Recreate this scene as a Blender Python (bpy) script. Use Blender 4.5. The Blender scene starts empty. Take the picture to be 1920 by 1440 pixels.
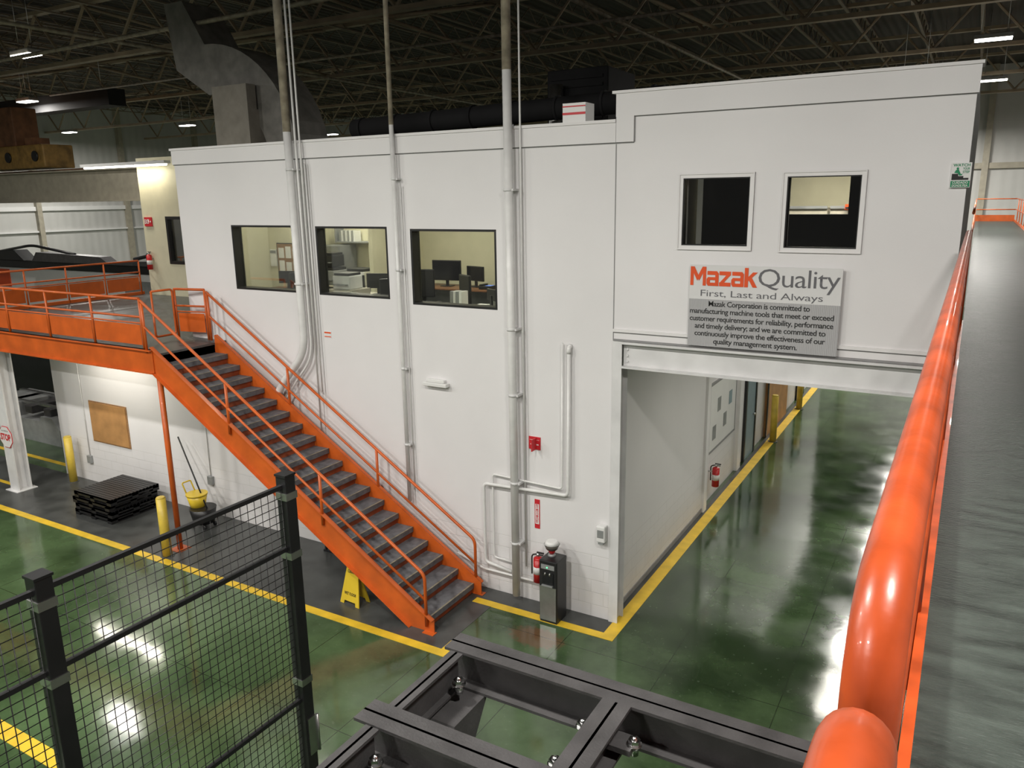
import bpy, bmesh, math, random
from mathutils import Vector, Matrix
random.seed(4)
S=bpy.context.scene
COL=S.collection
# ------------------------------------------------------------------ materials
def mat(name,col,rough=.5,metal=0,var=.08,scale=4,bump=0,bscale=40,coat=0,emit=0,rvar=0,stretch=None):
    m=bpy.data.materials.new(name);m.use_nodes=True
    n=m.node_tree.nodes;l=m.node_tree.links;b=n['Principled BSDF']
    b.inputs['Roughness'].default_value=rough;b.inputs['Metallic'].default_value=metal
    b.inputs['Coat Weight'].default_value=coat
    tc=n.new('ShaderNodeTexCoord');no=n.new('ShaderNodeTexNoise');no.inputs['Scale'].default_value=scale
    no.inputs['Detail'].default_value=5
    src=tc.outputs['Object']
    if stretch:
        mp=n.new('ShaderNodeMapping');mp.inputs['Scale'].default_value=stretch;l.new(src,mp.inputs[0]);src=mp.outputs[0]
    l.new(src,no.inputs['Vector'])
    r=n.new('ShaderNodeValToRGB');r.color_ramp.elements[0].position=.3;r.color_ramp.elements[1].position=.7
    r.color_ramp.elements[0].color=(*[c*(1-var) for c in col],1);r.color_ramp.elements[1].color=(*[min(1,c*(1+var)) for c in col],1)
    l.new(no.outputs['Fac'],r.inputs['Fac']);l.new(r.outputs['Color'],b.inputs['Base Color'])
    if rvar:
        mr=n.new('ShaderNodeMapRange');mr.inputs[3].default_value=rough-rvar;mr.inputs[4].default_value=rough+rvar
        l.new(no.outputs['Fac'],mr.inputs[0]);l.new(mr.outputs[0],b.inputs['Roughness'])
    if bump:
        n2=n.new('ShaderNodeTexNoise');n2.inputs['Scale'].default_value=bscale;n2.inputs['Detail'].default_value=3
        l.new(src,n2.inputs['Vector'])
        bp=n.new('ShaderNodeBump');bp.inputs['Strength'].default_value=bump;bp.inputs['Distance'].default_value=.01
        l.new(n2.outputs['Fac'],bp.inputs['Height']);l.new(bp.outputs['Normal'],b.inputs['Normal'])
    if emit:
        b.inputs['Emission Color'].default_value=(*col,1);b.inputs['Emission Strength'].default_value=emit
    return m
def mathn(n,l,op,a,b=None):
    x=n.new('ShaderNodeMath');x.operation=op
    for i,v in enumerate((a,b)):
        if v is None: continue
        if isinstance(v,(int,float)): x.inputs[i].default_value=v
        else: l.new(v,x.inputs[i])
    return x.outputs[0]
def wallmat():
    m=mat('painted_wall_white',(.73,.72,.725),.55,var=.045,scale=.5)
    n=m.node_tree.nodes;l=m.node_tree.links;b=n['Principled BSDF']
    g=n.new('ShaderNodeNewGeometry');s=n.new('ShaderNodeSeparateXYZ');l.new(g.outputs['Position'],s.inputs[0])
    xy=mathn(n,l,'ADD',s.outputs[0],s.outputs[1])
    c=n.new('ShaderNodeCombineXYZ');l.new(xy,c.inputs[0]);l.new(s.outputs[2],c.inputs[1])
    br=n.new('ShaderNodeTexBrick');br.inputs['Scale'].default_value=1;br.inputs['Brick Width'].default_value=.41;br.inputs['Row Height'].default_value=.203
    br.inputs['Mortar Size'].default_value=.006;br.inputs['Mortar Smooth'].default_value=.4
    br.inputs['Color1'].default_value=(0,0,0,1);br.inputs['Color2'].default_value=(0,0,0,1);br.inputs['Mortar'].default_value=(1,1,1,1)
    l.new(c.outputs[0],br.inputs['Vector'])
    mask=mathn(n,l,'LESS_THAN',s.outputs[2],1.02)
    f=mathn(n,l,'MULTIPLY',br.outputs['Fac'],mask)
    no=n.new('ShaderNodeTexNoise');no.inputs['Scale'].default_value=60;l.new(g.outputs['Position'],no.inputs['Vector'])
    h=mathn(n,l,'SUBTRACT',mathn(n,l,'MULTIPLY',no.outputs['Fac'],.15),f)
    bp=n.new('ShaderNodeBump');bp.inputs['Strength'].default_value=.5;bp.inputs['Distance'].default_value=.008
    l.new(h,bp.inputs['Height']);l.new(bp.outputs['Normal'],b.inputs['Normal'])
    base=b.inputs['Base Color'].links[0].from_socket
    mx=n.new('ShaderNodeMix');mx.data_type='RGBA';mx.inputs[7].default_value=(.55,.55,.54,1)
    l.new(mathn(n,l,'MULTIPLY',f,.35),mx.inputs[0]);l.new(base,mx.inputs[6])
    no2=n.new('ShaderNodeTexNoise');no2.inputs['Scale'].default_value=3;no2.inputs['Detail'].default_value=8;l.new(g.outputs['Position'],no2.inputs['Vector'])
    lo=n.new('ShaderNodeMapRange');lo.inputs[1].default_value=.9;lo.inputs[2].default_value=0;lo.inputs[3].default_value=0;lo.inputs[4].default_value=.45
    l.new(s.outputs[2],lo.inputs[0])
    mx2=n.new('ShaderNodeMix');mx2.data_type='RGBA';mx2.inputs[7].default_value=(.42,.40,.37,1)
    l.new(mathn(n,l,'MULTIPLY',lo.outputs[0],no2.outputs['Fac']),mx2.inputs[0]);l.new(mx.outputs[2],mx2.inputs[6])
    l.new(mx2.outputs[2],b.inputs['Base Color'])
    return m
def floormat():
    m=bpy.data.materials.new('green_epoxy_floor');m.use_nodes=True
    n=m.node_tree.nodes;l=m.node_tree.links;b=n['Principled BSDF']
    g=n.new('ShaderNodeNewGeometry')
    a=n.new('ShaderNodeTexNoise');a.inputs['Scale'].default_value=.45;a.inputs['Detail'].default_value=9;a.inputs['Roughness'].default_value=.62
    l.new(g.outputs['Position'],a.inputs['Vector'])
    sp=n.new('ShaderNodeSeparateXYZ');l.new(g.outputs['Position'],sp.inputs[0])
    ais=n.new('ShaderNodeMapRange');ais.inputs[1].default_value=-9;ais.inputs[2].default_value=-3;ais.inputs[3].default_value=.07;ais.inputs[4].default_value=-.05
    l.new(sp.outputs[0],ais.inputs[0])
    fa=mathn(n,l,'ADD',a.outputs['Fac'],ais.outputs[0])
    r=n.new('ShaderNodeValToRGB');e=r.color_ramp.elements
    e[0].position=.37;e[0].color=(.016,.034,.012,1);e[1].position=.66;e[1].color=(.085,.140,.062,1)
    l.new(fa,r.inputs['Fac'])
    w=n.new('ShaderNodeTexNoise');w.inputs['Scale'].default_value=14;w.inputs['Detail'].default_value=6;l.new(g.outputs['Position'],w.inputs['Vector'])
    r2=n.new('ShaderNodeValToRGB');r2.color_ramp.elements[0].position=.62;r2.color_ramp.elements[1].position=.76
    l.new(w.outputs['Fac'],r2.inputs['Fac'])
    mx=n.new('ShaderNodeMix');mx.data_type='RGBA';l.new(mathn(n,l,'MULTIPLY',r2.outputs['Color'],.25),mx.inputs[0]);l.new(r.outputs['Color'],mx.inputs[6]);mx.inputs[7].default_value=(.18,.23,.16,1)
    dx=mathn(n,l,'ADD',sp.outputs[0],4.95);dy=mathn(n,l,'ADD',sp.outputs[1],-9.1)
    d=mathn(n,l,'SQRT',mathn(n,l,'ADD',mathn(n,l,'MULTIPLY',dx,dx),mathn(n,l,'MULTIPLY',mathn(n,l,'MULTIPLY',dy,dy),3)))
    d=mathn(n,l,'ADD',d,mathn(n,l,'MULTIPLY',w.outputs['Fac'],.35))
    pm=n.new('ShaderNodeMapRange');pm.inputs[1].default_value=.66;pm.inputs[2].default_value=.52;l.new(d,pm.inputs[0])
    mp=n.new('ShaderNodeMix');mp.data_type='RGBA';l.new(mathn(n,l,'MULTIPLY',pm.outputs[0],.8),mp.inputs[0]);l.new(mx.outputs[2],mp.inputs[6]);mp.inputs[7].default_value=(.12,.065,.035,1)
    br=n.new('ShaderNodeTexBrick');br.offset=0;br.inputs['Scale'].default_value=1;br.inputs['Brick Width'].default_value=1.52;br.inputs['Row Height'].default_value=3.05
    br.inputs['Mortar Size'].default_value=.006;br.inputs['Mortar Smooth'].default_value=.1
    l.new(g.outputs['Position'],br.inputs['Vector'])
    mx2=n.new('ShaderNodeMix');mx2.data_type='RGBA';l.new(mathn(n,l,'MULTIPLY',br.outputs['Fac'],.7),mx2.inputs[0]);l.new(mp.outputs[2],mx2.inputs[6]);mx2.inputs[7].default_value=(.006,.011,.005,1)
    l.new(mx2.outputs[2],b.inputs['Base Color'])
    b.inputs['Specular IOR Level'].default_value=.75
    w3=n.new('ShaderNodeTexNoise');w3.inputs['Scale'].default_value=1.6;w3.inputs['Detail'].default_value=3;l.new(g.outputs['Position'],w3.inputs['Vector'])
    mr=n.new('ShaderNodeMapRange');mr.inputs[1].default_value=.3;mr.inputs[2].default_value=.7;mr.inputs[3].default_value=.07;mr.inputs[4].default_value=.16
    l.new(w3.outputs['Fac'],mr.inputs[0]);l.new(mr.outputs[0],b.inputs['Roughness'])
    bp=n.new('ShaderNodeBump');bp.inputs['Strength'].default_value=.12;bp.inputs['Distance'].default_value=.02
    l.new(w3.outputs['Fac'],bp.inputs['Height']);l.new(bp.outputs['Normal'],b.inputs['Normal'])
    return m
def wavemat(name,col,rough,scale,dist,axis='xy',st=.8):
    m=mat(name,col,rough,var=.08,scale=.5)
    n=m.node_tree.nodes;l=m.node_tree.links;b=n['Principled BSDF']
    g=n.new('ShaderNodeNewGeometry');s=n.new('ShaderNodeSeparateXYZ');l.new(g.outputs['Position'],s.inputs[0])
    v=mathn(n,l,'ADD',s.outputs[0],s.outputs[1]) if axis=='xy' else s.outputs[0]
    q=mathn(n,l,'SINE',mathn(n,l,'MULTIPLY',v,scale))
    bp=n.new('ShaderNodeBump');bp.inputs['Strength'].default_value=st;bp.inputs['Distance'].default_value=dist
    l.new(q,bp.inputs['Height']);l.new(bp.outputs['Normal'],b.inputs['Normal'])
    return m
def glassmat(name,tint,alpha):
    m=bpy.data.materials.new(name);m.use_nodes=True
    n=m.node_tree.nodes;l=m.node_tree.links
    for x in list(n): n.remove(x)
    o=n.new('ShaderNodeOutputMaterial');t=n.new('ShaderNodeBsdfTransparent');t.inputs[0].default_value=(*tint,1)
    g=n.new('ShaderNodeBsdfGlossy');g.inputs['Roughness'].default_value=.03;g.inputs[0].default_value=(1,1,1,1)
    f=n.new('ShaderNodeFresnel');f.inputs[0].default_value=1.5
    mx=n.new('ShaderNodeMixShader');l.new(mathn(n,l,'MULTIPLY',f.outputs[0],alpha),mx.inputs[0]);l.new(t.outputs[0],mx.inputs[1]);l.new(g.outputs[0],mx.inputs[2]);l.new(mx.outputs[0],o.inputs[0])
    return m
WALL=wallmat();FLOOR=floormat()
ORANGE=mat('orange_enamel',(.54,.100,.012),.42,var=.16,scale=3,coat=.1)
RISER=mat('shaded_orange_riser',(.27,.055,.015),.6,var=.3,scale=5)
ORAIL=mat('worn_orange_rail',(.37,.055,.012),.34,var=.32,scale=7,bump=.08,bscale=25,coat=.15)
TREAD=mat('grey_tread',(.125,.125,.135),.75,var=.3,scale=9,bump=.3)
NOSE=mat('worn_tread_edge',(.24,.21,.15),.6,var=.3,scale=12)
DECK=mat('dark_grey_deck_paint',(.075,.08,.08),.38,var=.35,scale=2.5,bump=.4,bscale=40,rvar=.1)
WDECK=mat('walkway_deck_paint',(.044,.054,.047),.38,var=.45,scale=10,bump=.55,bscale=70,rvar=.12,stretch=(.35,1.4,1))
DARKFL=mat('dark_floor_paint',(.055,.058,.056),.33,var=.35,scale=2.2,rvar=.1)
YEL=mat('yellow_floor_paint',(.70,.46,.03),.4,var=.15,scale=4)
BOLL=mat('yellow_bollard_paint',(.62,.45,.06),.4,var=.15,scale=5)
WPIPE=mat('white_pipe_paint',(.70,.70,.69),.35,var=.06,scale=6)
BPIPE=mat('tan_primer_pipe',(.30,.26,.20),.40,var=.4,scale=6)
BLACK=mat('black_paint',(.012,.012,.013),.38,var=.2)
DARKM=mat('matt_black_casing',(.008,.008,.009),.85,var=.2)
FRAMEB=mat('dark_steel_paint',(.052,.050,.051),.42,var=.25,scale=6,bump=.2,bscale=80)
WINF=mat('black_window_frame',(.014,.014,.014),.4)
GLASS=glassmat('clear_glass',(.88,.90,.86),.5)
DGLASS=glassmat('smoked_glass',(.85,.85,.83),.7)
WHITE=mat('white_plastic',(.72,.72,.71),.4,var=.02)
TRIMW=mat('white_trim',(.73,.72,.72),.5,var=.03)
BEAMW=mat('white_steel_paint',(.66,.66,.66),.4,var=.08,scale=3)
SEAM=mat('seam_shadow_grey',(.24,.24,.24),.7)
STEEL=mat('galvanised_steel',(.55,.55,.54),.35,1,var=.15)
GREYM=mat('grey_metal',(.30,.31,.31),.45,.3,var=.15)
LGREY=mat('light_grey_duct',(.19,.183,.165),.5,.2,var=.25)
CONC=mat('beige_block',(.27,.25,.215),.8,var=.15,bump=.4,bscale=12)
RED=mat('red_enamel',(.50,.012,.015),.35)
REDS=mat('red_sign',(.55,.02,.03),.45)
GREEN=mat('green_sign',(.0,.22,.09),.45)
INK=mat('black_ink',(.012,.012,.012),.6)
GINK=mat('grey_ink',(.12,.12,.13),.6)
OINK=mat('orange_red_ink',(.72,.08,.012),.5)
SIGNG=wavemat('grey_hatched_sign',(.42,.42,.43),.5,300,.002)
PLY=mat('plywood',(.42,.22,.08),.6,var=.2,scale=3)
CREAM=mat('cream_wall',(.62,.59,.43),.7,var=.04)
CARPET=mat('office_carpet',(.12,.12,.11),.9,var=.3,scale=30)
CEILT=mat('ceiling_tile',(.6,.6,.55),.9)
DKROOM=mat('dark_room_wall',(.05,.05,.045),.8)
ROOF=wavemat('dark_roof_deck',(.042,.035,.027),.8,20,.03,'x')
CORR=wavemat('corrugated_white_cladding',(.50,.50,.48),.55,12,.02,'xy',.35)
TRUSS=mat('tan_truss_paint',(.29,.23,.155),.6,var=.2,scale=2)
DTRUSS=mat('dark_joist_paint',(.17,.135,.095),.6,var=.2,scale=2)
LAMP=mat('lamp_lens',(1,.98,.9),.3,var=0,emit=16)
TUBE=mat('fluorescent_tube',(1,.97,.85),.3,var=0,emit=7)
RUST=mat('rusty_brown_paint',(.15,.065,.028),.6,var=.4,scale=3)
MUST=mat('mustard_machine_paint',(.24,.14,.035),.5,var=.4,scale=4)
CRANE=mat('beige_girder_paint',(.36,.33,.26),.5,var=.12)
SCREEN=mat('screen_black',(.01,.01,.012),.2)
OLIVE=mat('beige_plastic',(.45,.42,.34),.5)
PAPER=mat('white_paper',(.8,.8,.76),.8,var=.05)
WOODD=mat('brown_desk_wood',(.20,.09,.04),.4,var=.2)
CORK=mat('cork_board',(.30,.17,.08),.8,var=.2,scale=30)
CHROME=mat('chrome',(.7,.7,.7),.2,1,var=.02)
YPLAS=mat('yellow_plastic',(.66,.47,.03),.35,var=.06)
GRPL=mat('green_led',(.1,1,.3),.4,emit=2)
BLUES=mat('blue_screen',(.08,.16,.5),.3,emit=1.2)
BLUEG=mat('blue_grey_door',(.22,.30,.33),.5)
SIDEG=mat('grey_side_cladding',(.22,.23,.23),.6)
JAR=mat('dark_smoked_jar',(.10,.09,.08),.2,var=.1)
# ------------------------------------------------------------------ builders
class Thing:
    def __init__(s,name,label,cat,o,group=None):
        s.o=Vector(o);e=bpy.data.objects.new(name,None);e.empty_display_size=.2;e.location=s.o;COL.objects.link(e)
        e['label']=label;e['category']=cat
        if group:e['group']=group
        s.e=e
class B:
    def __init__(s): s.bm=bmesh.new();s.m=[]
    def mi(s,mt):
        if mt not in s.m:s.m.append(mt)
        return s.m.index(mt)
    def box(s,x0,x1,y0,y1,z0,z1,mt,M=None,bev=0):
        tb=bmesh.new();bmesh.ops.create_cube(tb,size=1)
        for v in tb.verts:
            v.co=Vector(((x0+x1)/2+v.co.x*(x1-x0),(y0+y1)/2+v.co.y*(y1-y0),(z0+z1)/2+v.co.z*(z1-z0)))
        if bev: bmesh.ops.bevel(tb,geom=tb.edges[:],offset=bev,segments=2,affect='EDGES',profile=.5)
        s._add(tb,mt,M);return s
    def _add(s,tb,mt,M=None,smooth=False):
        i=s.mi(mt);mp={}
        for v in tb.verts: mp[v]=s.bm.verts.new(M@v.co if M else v.co)
        for f in tb.faces:
            try:
                nf=s.bm.faces.new([mp[v] for v in f.verts]);nf.material_index=i;nf.smooth=smooth
            except ValueError: pass
        tb.free()
    def cyl(s,p0,p1,r,mt,r2=None,seg=14,smooth=True):
        p0=Vector(p0);p1=Vector(p1);d=p1-p0;tb=bmesh.new()
        bmesh.ops.create_cone(tb,cap_ends=True,segments=seg,radius1=r,radius2=r if r2 is None else r2,depth=d.length)
        M=Matrix.Translation((p0+p1)/2)@d.to_track_quat('Z','Y').to_matrix().to_4x4()
        i=s.mi(mt);mp={}
        for v in tb.verts: mp[v]=s.bm.verts.new(M@v.co)
        for f in tb.faces:
            nf=s.bm.faces.new([mp[v] for v in f.verts]);nf.material_index=i;nf.smooth=smooth and len(f.verts)==4
        tb.free();return s
    def tube(s,pts,r,mt,seg=12,bend=0):
        pts=[Vector(p) for p in pts]
        if bend:
            q=[pts[0]]
            for i in range(1,len(pts)-1):
                a,b,c=pts[i-1],pts[i],pts[i+1];d1=(a-b).normalized();d2=(c-b).normalized()
                k=min(bend,(a-b).length*.49,(c-b).length*.49);A=b+d1*k;C=b+d2*k
                for j in range(9):
                    t=j/8;q.append(A*(1-t)**2+b*2*t*(1-t)+C*t*t)
            q.append(pts[-1]);pts=q
        i=s.mi(mt);rings=[];up=None
        for k,p in enumerate(pts):
            d=(pts[min(k+1,len(pts)-1)]-pts[max(k-1,0)]).normalized()
            if up is None: up=d.orthogonal().normalized()
            else: up=(up-d*up.dot(d)).normalized()
            w=d.cross(up)
            rings.append([s.bm.verts.new(p+up*r*math.cos(6.28318*j/seg)+w*r*math.sin(6.28318*j/seg)) for j in range(seg)])
        for a,b in zip(rings,rings[1:]):
            for j in range(seg):
                f=s.bm.faces.new([a[j],a[(j+1)%seg],b[(j+1)%seg],b[j]]);f.material_index=i;f.smooth=True
        for rg in (rings[0][::-1],rings[-1]):
            f=s.bm.faces.new(rg);f.material_index=i
        return s
    def prism(s,pts,axis,a,b,mt):
        def P(u,v,w):
            return {'y':(u,w,v),'x':(w,u,v),'z':(u,v,w)}[axis]
        A=[s.bm.verts.new(P(u,v,a)) for u,v in pts];C=[s.bm.verts.new(P(u,v,b)) for u,v in pts]
        i=s.mi(mt);n=len(pts)
        fs=[s.bm.faces.new(A),s.bm.faces.new(C[::-1])]+[s.bm.faces.new([A[j],C[j],C[(j+1)%n],A[(j+1)%n]]) for j in range(n)]
        for f in fs:f.material_index=i
        return s
    def sphere(s,c,r,mt,sc=(1,1,1)):
        tb=bmesh.new();bmesh.ops.create_uvsphere(tb,u_segments=16,v_segments=10,radius=r)
        M=Matrix.Translation(c)@Matrix.Diagonal((*sc,1));s._add(tb,mt,M,True);return s
    def done(s,name,th=None,label=None,cat=None,kind=None,group=None,o=None,parent=None):
        bmesh.ops.recalc_face_normals(s.bm,faces=s.bm.faces[:])
        me=bpy.data.meshes.new(name)
        off=th.o if th else Vector(o or (0,0,0))
        for v in s.bm.verts:v.co-=off
        s.bm.to_mesh(me);s.bm.free()
        for m in s.m:me.materials.append(m)
        ob=bpy.data.objects.new(name,me);COL.objects.link(ob)
        if th: ob.parent=parent or th.e
        else: ob.location=off
        if label:ob['label']=label
        if cat:ob['category']=cat
        if kind:ob['kind']=kind
        if group:ob['group']=group
        return ob
def struct(b,name): return b.done(name,kind='structure')
def holes_wall(b,x0,x1,z0,z1,y0,y1,holes,mt):
    xs=sorted({x0,x1,*[h[0] for h in holes],*[h[1] for h in holes]});zs=sorted({z0,z1,*[h[2] for h in holes],*[h[3] for h in holes]})
    for i in range(len(xs)-1):
        for j in range(len(zs)-1):
            cx=(xs[i]+xs[i+1])/2;cz=(zs[j]+zs[j+1])/2
            if any(h[0]<cx<h[1] and h[2]<cz<h[3] for h in holes):continue
            b.box(xs[i],xs[i+1],y0,y1,zs[j],zs[j+1],mt)
def text(body,x0,x1,z0,z1,y,mt,th,name='lettering',bold=0,face='-y',spacing=1):
    cu=bpy.data.curves.new('t','FONT');cu.body=body;cu.offset=bold;cu.space_character=spacing;cu.resolution_u=3
    ob=bpy.data.objects.new('t',cu);COL.objects.link(ob);dg=bpy.context.evaluated_depsgraph_get();dg.update()
    me=bpy.data.meshes.new_from_object(ob.evaluated_get(dg));bpy.data.objects.remove(ob)
    vx=[v.co.x for v in me.vertices];vy=[v.co.y for v in me.vertices]
    ax,bx,ay,by=min(vx),max(vx),min(vy),max(vy)
    for v in me.vertices:
        u=(v.co.x-ax)/(bx-ax);w=(v.co.y-ay)/(by-ay)
        v.co=Vector((x0+u*(x1-x0),y,z0+w*(z1-z0)))-th.o
    me.materials.clear();me.materials.append(mt)
    o=bpy.data.objects.new(name,me);COL.objects.link(o);o.parent=th.e
    return o
# ------------------------------------------------------------------ setting
WY=10.04
b=B();b.box(-50,8,-8,50,-.2,0,FLOOR);struct(b,'floor')
b=B()
b.box(-24,-6.0,8.17,WY,0,.004,DARKFL);b.box(-6.0,-3.97,9.6,WY,0,.004,DARKFL);b.box(-4.22,-4.12,WY,30,0,.004,DARKFL)
struct(b,'floor.001')
b=B();b.box(-50,8,-8,50,12.6,12.8,ROOF);struct(b,'ceiling')
b=B();b.box(-50.2,-50,-8,50,0,12.6,CORR)
for y in range(10,50,6): b.box(-50,-49.7,y,y+.3,0,12.6,CRANE)
b.box(-50,-49.85,-8,50,5.9,6.15,WHITE);b.box(-50,-49.85,-8,50,4.6,4.7,WHITE);struct(b,'wall_left')
b=B();b.box(-50,8,50,50.2,0,12.6,CORR)
for x in range(-48,8,6): b.box(x,x+.3,49.7,50,0,12.6,CRANE)
b.box(-20,8,49.8,50,7.4,7.7,CRANE);struct(b,'wall_back')
b=B();b.box(8,8.2,-8,50,0,12.6,CORR)
for y in range(12,50,6): b.box(7.7,8,y,y+.3,0,12.6,CRANE)
struct(b,'wall_right')
def line(n,*bx):
    b=B()
    for q in bx:b.box(q[0],q[1],q[2],q[3],.0,.007,YEL)
    struct(b,'trim_%d'%n)
line(1,(-26,-5.86,8.02,8.17),(-6.0,-5.86,8.17,8.42))
line(2,(-6.35,-3.93,9.53,9.68),(-4.13,-3.93,9.68,30))
line(3,(-16,-8.4,4.0,4.2))
line(4,(-21.5,-18.3,8.95,9.05),(-27,-18.6,10.35,10.47))
# facade ------------------------------------------------------------
W=[(-11.72,-10.08,4.72,5.88),(-9.66,-8.12,4.71,5.87),(-7.66,-6.08,4.65,5.84)]
W2=[(-3.27,-2.43,5.66,6.5),(-1.99,-1.17,5.65,6.49)]
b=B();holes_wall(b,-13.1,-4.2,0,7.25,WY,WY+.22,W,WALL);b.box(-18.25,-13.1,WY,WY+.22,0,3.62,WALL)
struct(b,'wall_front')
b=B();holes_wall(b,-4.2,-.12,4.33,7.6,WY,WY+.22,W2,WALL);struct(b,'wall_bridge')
b=B()
b.box(-13.12,-4.2,WY-.03,WY-.001,6.98,7.23,WALL)
b.box(-13.15,-4.2,WY-.045,WY+.3,7.23,7.27,TRIMW)
b.box(-13.12,-3.95,WY-.008,WY-.001,6.965,6.98,SEAM)
b.box(-4.2,-.1,WY-.03,WY-.001,7.3,7.585,WALL);b.box(-4.195,-3.95,WY-.03,WY-.001,6.98,7.3,WALL)
b.box(-3.95,-.1,WY-.006,WY-.001,7.288,7.3,SEAM);b.box(-3.95,-3.938,WY-.006,WY-.001,6.98,7.288,SEAM)
b.box(-4.25,-.08,WY-.045,WY+.3,7.585,7.62,TRIMW)
b.box(-4.207,-4.195,WY-.005,WY-.001,4.35,6.96,SEAM)
struct(b,'trim_5')
b=B();b.box(-4.2,-.12,WY-.025,WY-.001,4.46,4.5,TRIMW);b.box(-4.2,-.12,WY-.008,WY-.001,4.445,4.46,SEAM);b.box(-4.2,-.12,WY-.02,WY-.001,4.335,4.36,SEAM);struct(b,'trim_6')
T=Thing('header_beam','white painted steel I-beam spanning the aisle opening','steel beam',(-2.1,WY,3.95))
b=B();b.box(-4.06,-.1,WY+.04,WY+.06,3.985,4.30,BEAMW)
b.box(-4.06,-.1,WY-.06,WY+.16,4.30,4.329,BEAMW);b.box(-4.06,-.1,WY-.06,WY+.16,3.96,3.985,BEAMW);b.done('beam_web_and_flanges',T)
for z in (4.05,4.13,4.22):
    b=B();b.cyl((-4.0,WY+.045,z),(-4.0,WY+.02,z),.018,BEAMW,seg=6);b.done('bolt',T)
b=B();b.box(-4.2,-4.06,WY-.03,WY-.015,0,4.33,BEAMW);b.box(-4.14,-4.12,WY-.015,WY+.2,0,4.33,BEAMW);b.box(-4.2,-4.06,WY+.2,WY+.215,0,4.33,BEAMW)
struct(b,'trim_7')
b=B();b.box(-4.4,-4.22,WY+.22,14.8,0,4.0,WALL);b.box(-4.25,-4.17,14.8,15.0,0,4.0,TRIMW)
b.box(-4.5,-4.3,15.0,17.6,0,4.0,WALL);b.box(-4.5,-4.22,17.6,17.9,0,7.0,TRIMW);b.box(-4.5,-4.3,17.9,30,0,7.0,WALL);struct(b,'wall_aisle')
b=B();b.box(-4.22,-4.205,WY+.22,14.8,0,.09,SEAM);struct(b,'baseboard_aisle')
b=B();b.box(-4.4,-.3,WY+.22,17.6,4.0,4.14,CEILT);struct(b,'ceiling.001')
b=B();b.box(-.3,-.12,WY+.22,17.6,4.0,7.6,SIDEG);struct(b,'wall_bridge_side')
b=B();b.box(-13.1,-12.9,WY+.22,14.4,3.62,7.25,CREAM);struct(b,'wall_stair_side')
b=B();b.box(-18.25,-18.05,WY+.22,14.4,0,3.62,WALL);struct(b,'wall_lower_side')
b=B();holes_wall(b,-20.4,-13.1,3.72,7.5,14.4,14.6,[(-19.4,-17.6,4.62,5.92)],CREAM);b.box(-20.4,-20.2,14.6,22,3.0,7.5,CREAM);struct(b,'wall_annex')
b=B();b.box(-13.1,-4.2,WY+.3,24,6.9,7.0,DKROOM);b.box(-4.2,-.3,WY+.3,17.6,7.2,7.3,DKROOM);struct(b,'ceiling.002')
b=B();b.box(-4.3,-4.26,18.4,19.3,0,2.1,BLUEG);b.box(-4.3,-4.24,18.3,18.4,0,2.2,WINF);b.box(-4.3,-4.24,19.3,19.4,0,2.2,WINF);b.box(-4.3,-4.24,18.3,19.4,2.1,2.2,WINF);b.cyl((-4.26,19.15,1.0),(-4.2,19.15,1.0),.03,STEEL);struct(b,'door_1')
b=B();b.box(-4.3,-4.22,20.6,23.2,0,3.2,PLY);b.box(-4.22,-4.2,20.5,20.6,0,3.3,WINF);struct(b,'door_2')
b=B();b.box(-4.3,-4.26,25.0,26.0,0,2.1,BLUEG);b.box(-4.3,-4.24,24.9,25.0,0,2.2,WINF);b.box(-4.3,-4.24,26.0,26.1,0,2.2,WINF);b.box(-4.3,-4.24,24.9,26.1,2.1,2.2,WINF);struct(b,'door_3')
def window(n,h,y,frame,glass,fw,depth,proud=0):
    x0,x1,z0,z1=h;b=B()
    for q in ((x0,x0+fw,z0,z1),(x1-fw,x1,z0,z1),(x0+fw,x1-fw,z0,z0+fw),(x0+fw,x1-fw,z1-fw,z1)):
        b.box(q[0],q[1],y-proud,y+depth,q[2],q[3],frame)
    b.box(x0+fw,x1-fw,y+depth-.05,y+depth-.042,z0+fw,z1-fw,glass)
    b.done('window_%d'%n,kind='structure')
for i,h in enumerate(W): window(i+1,h,WY,WINF,GLASS,.035,.2)
for i,h in enumerate(W2):
    window(i+4,h,WY,WINF,DGLASS,.012,.12)
    x0,x1,z0,z1=h;b=B()
    for k,(e,d,p) in enumerate(((.055,0,.012),(.055,.042,.022))):
        b.box(x0-e,x0-d,WY-p,WY,z0-e,z1+e,TRIMW);b.box(x1+d,x1+e,WY-p,WY,z0-e,z1+e,TRIMW)
        b.box(x0-d,x1+d,WY-p,WY,z0-e,z0-d,TRIMW);b.box(x0-d,x1+d,WY-p,WY,z1+d,z1+e,TRIMW)
    b.done('trim_%d'%(8+i),kind='structure')
window(6,(-19.4,-17.6,4.62,5.92),14.4,WINF,DGLASS,.08,.12,.02)
# office interior -----------------------------------------------------
b=B();b.box(-12.9,-4.4,WY+.24,14.0,3.7,3.8,CARPET);struct(b,'floor.002')
b=B();b.box(-12.9,-4.4,14.0,14.1,3.8,6.7,CREAM);b.box(-12.9,-11.85,12.0,12.1,3.8,6.7,CREAM);b.box(-10.6,-10.5,12.5,14,3.8,6.7,CREAM);b.box(-4.4,-4.3,WY+.24,14,4.2,6.7,CREAM);struct(b,'wall_office_back')
b=B();b.box(-12.9,-4.4,WY+.24,14.1,6.7,6.8,CEILT);struct(b,'ceiling.003')
b=B();b.box(-4.2,-.3,14.0,14.1,4.15,5.95,DKROOM);b.box(-4.2,-2.86,14.0,14.1,5.95,7.2,DKROOM);b.box(-1.80,-.3,14.0,14.1,5.95,7.2,DKROOM);b.box(-2.86,-1.80,14.0,14.1,6.75,7.2,DKROOM)
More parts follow.
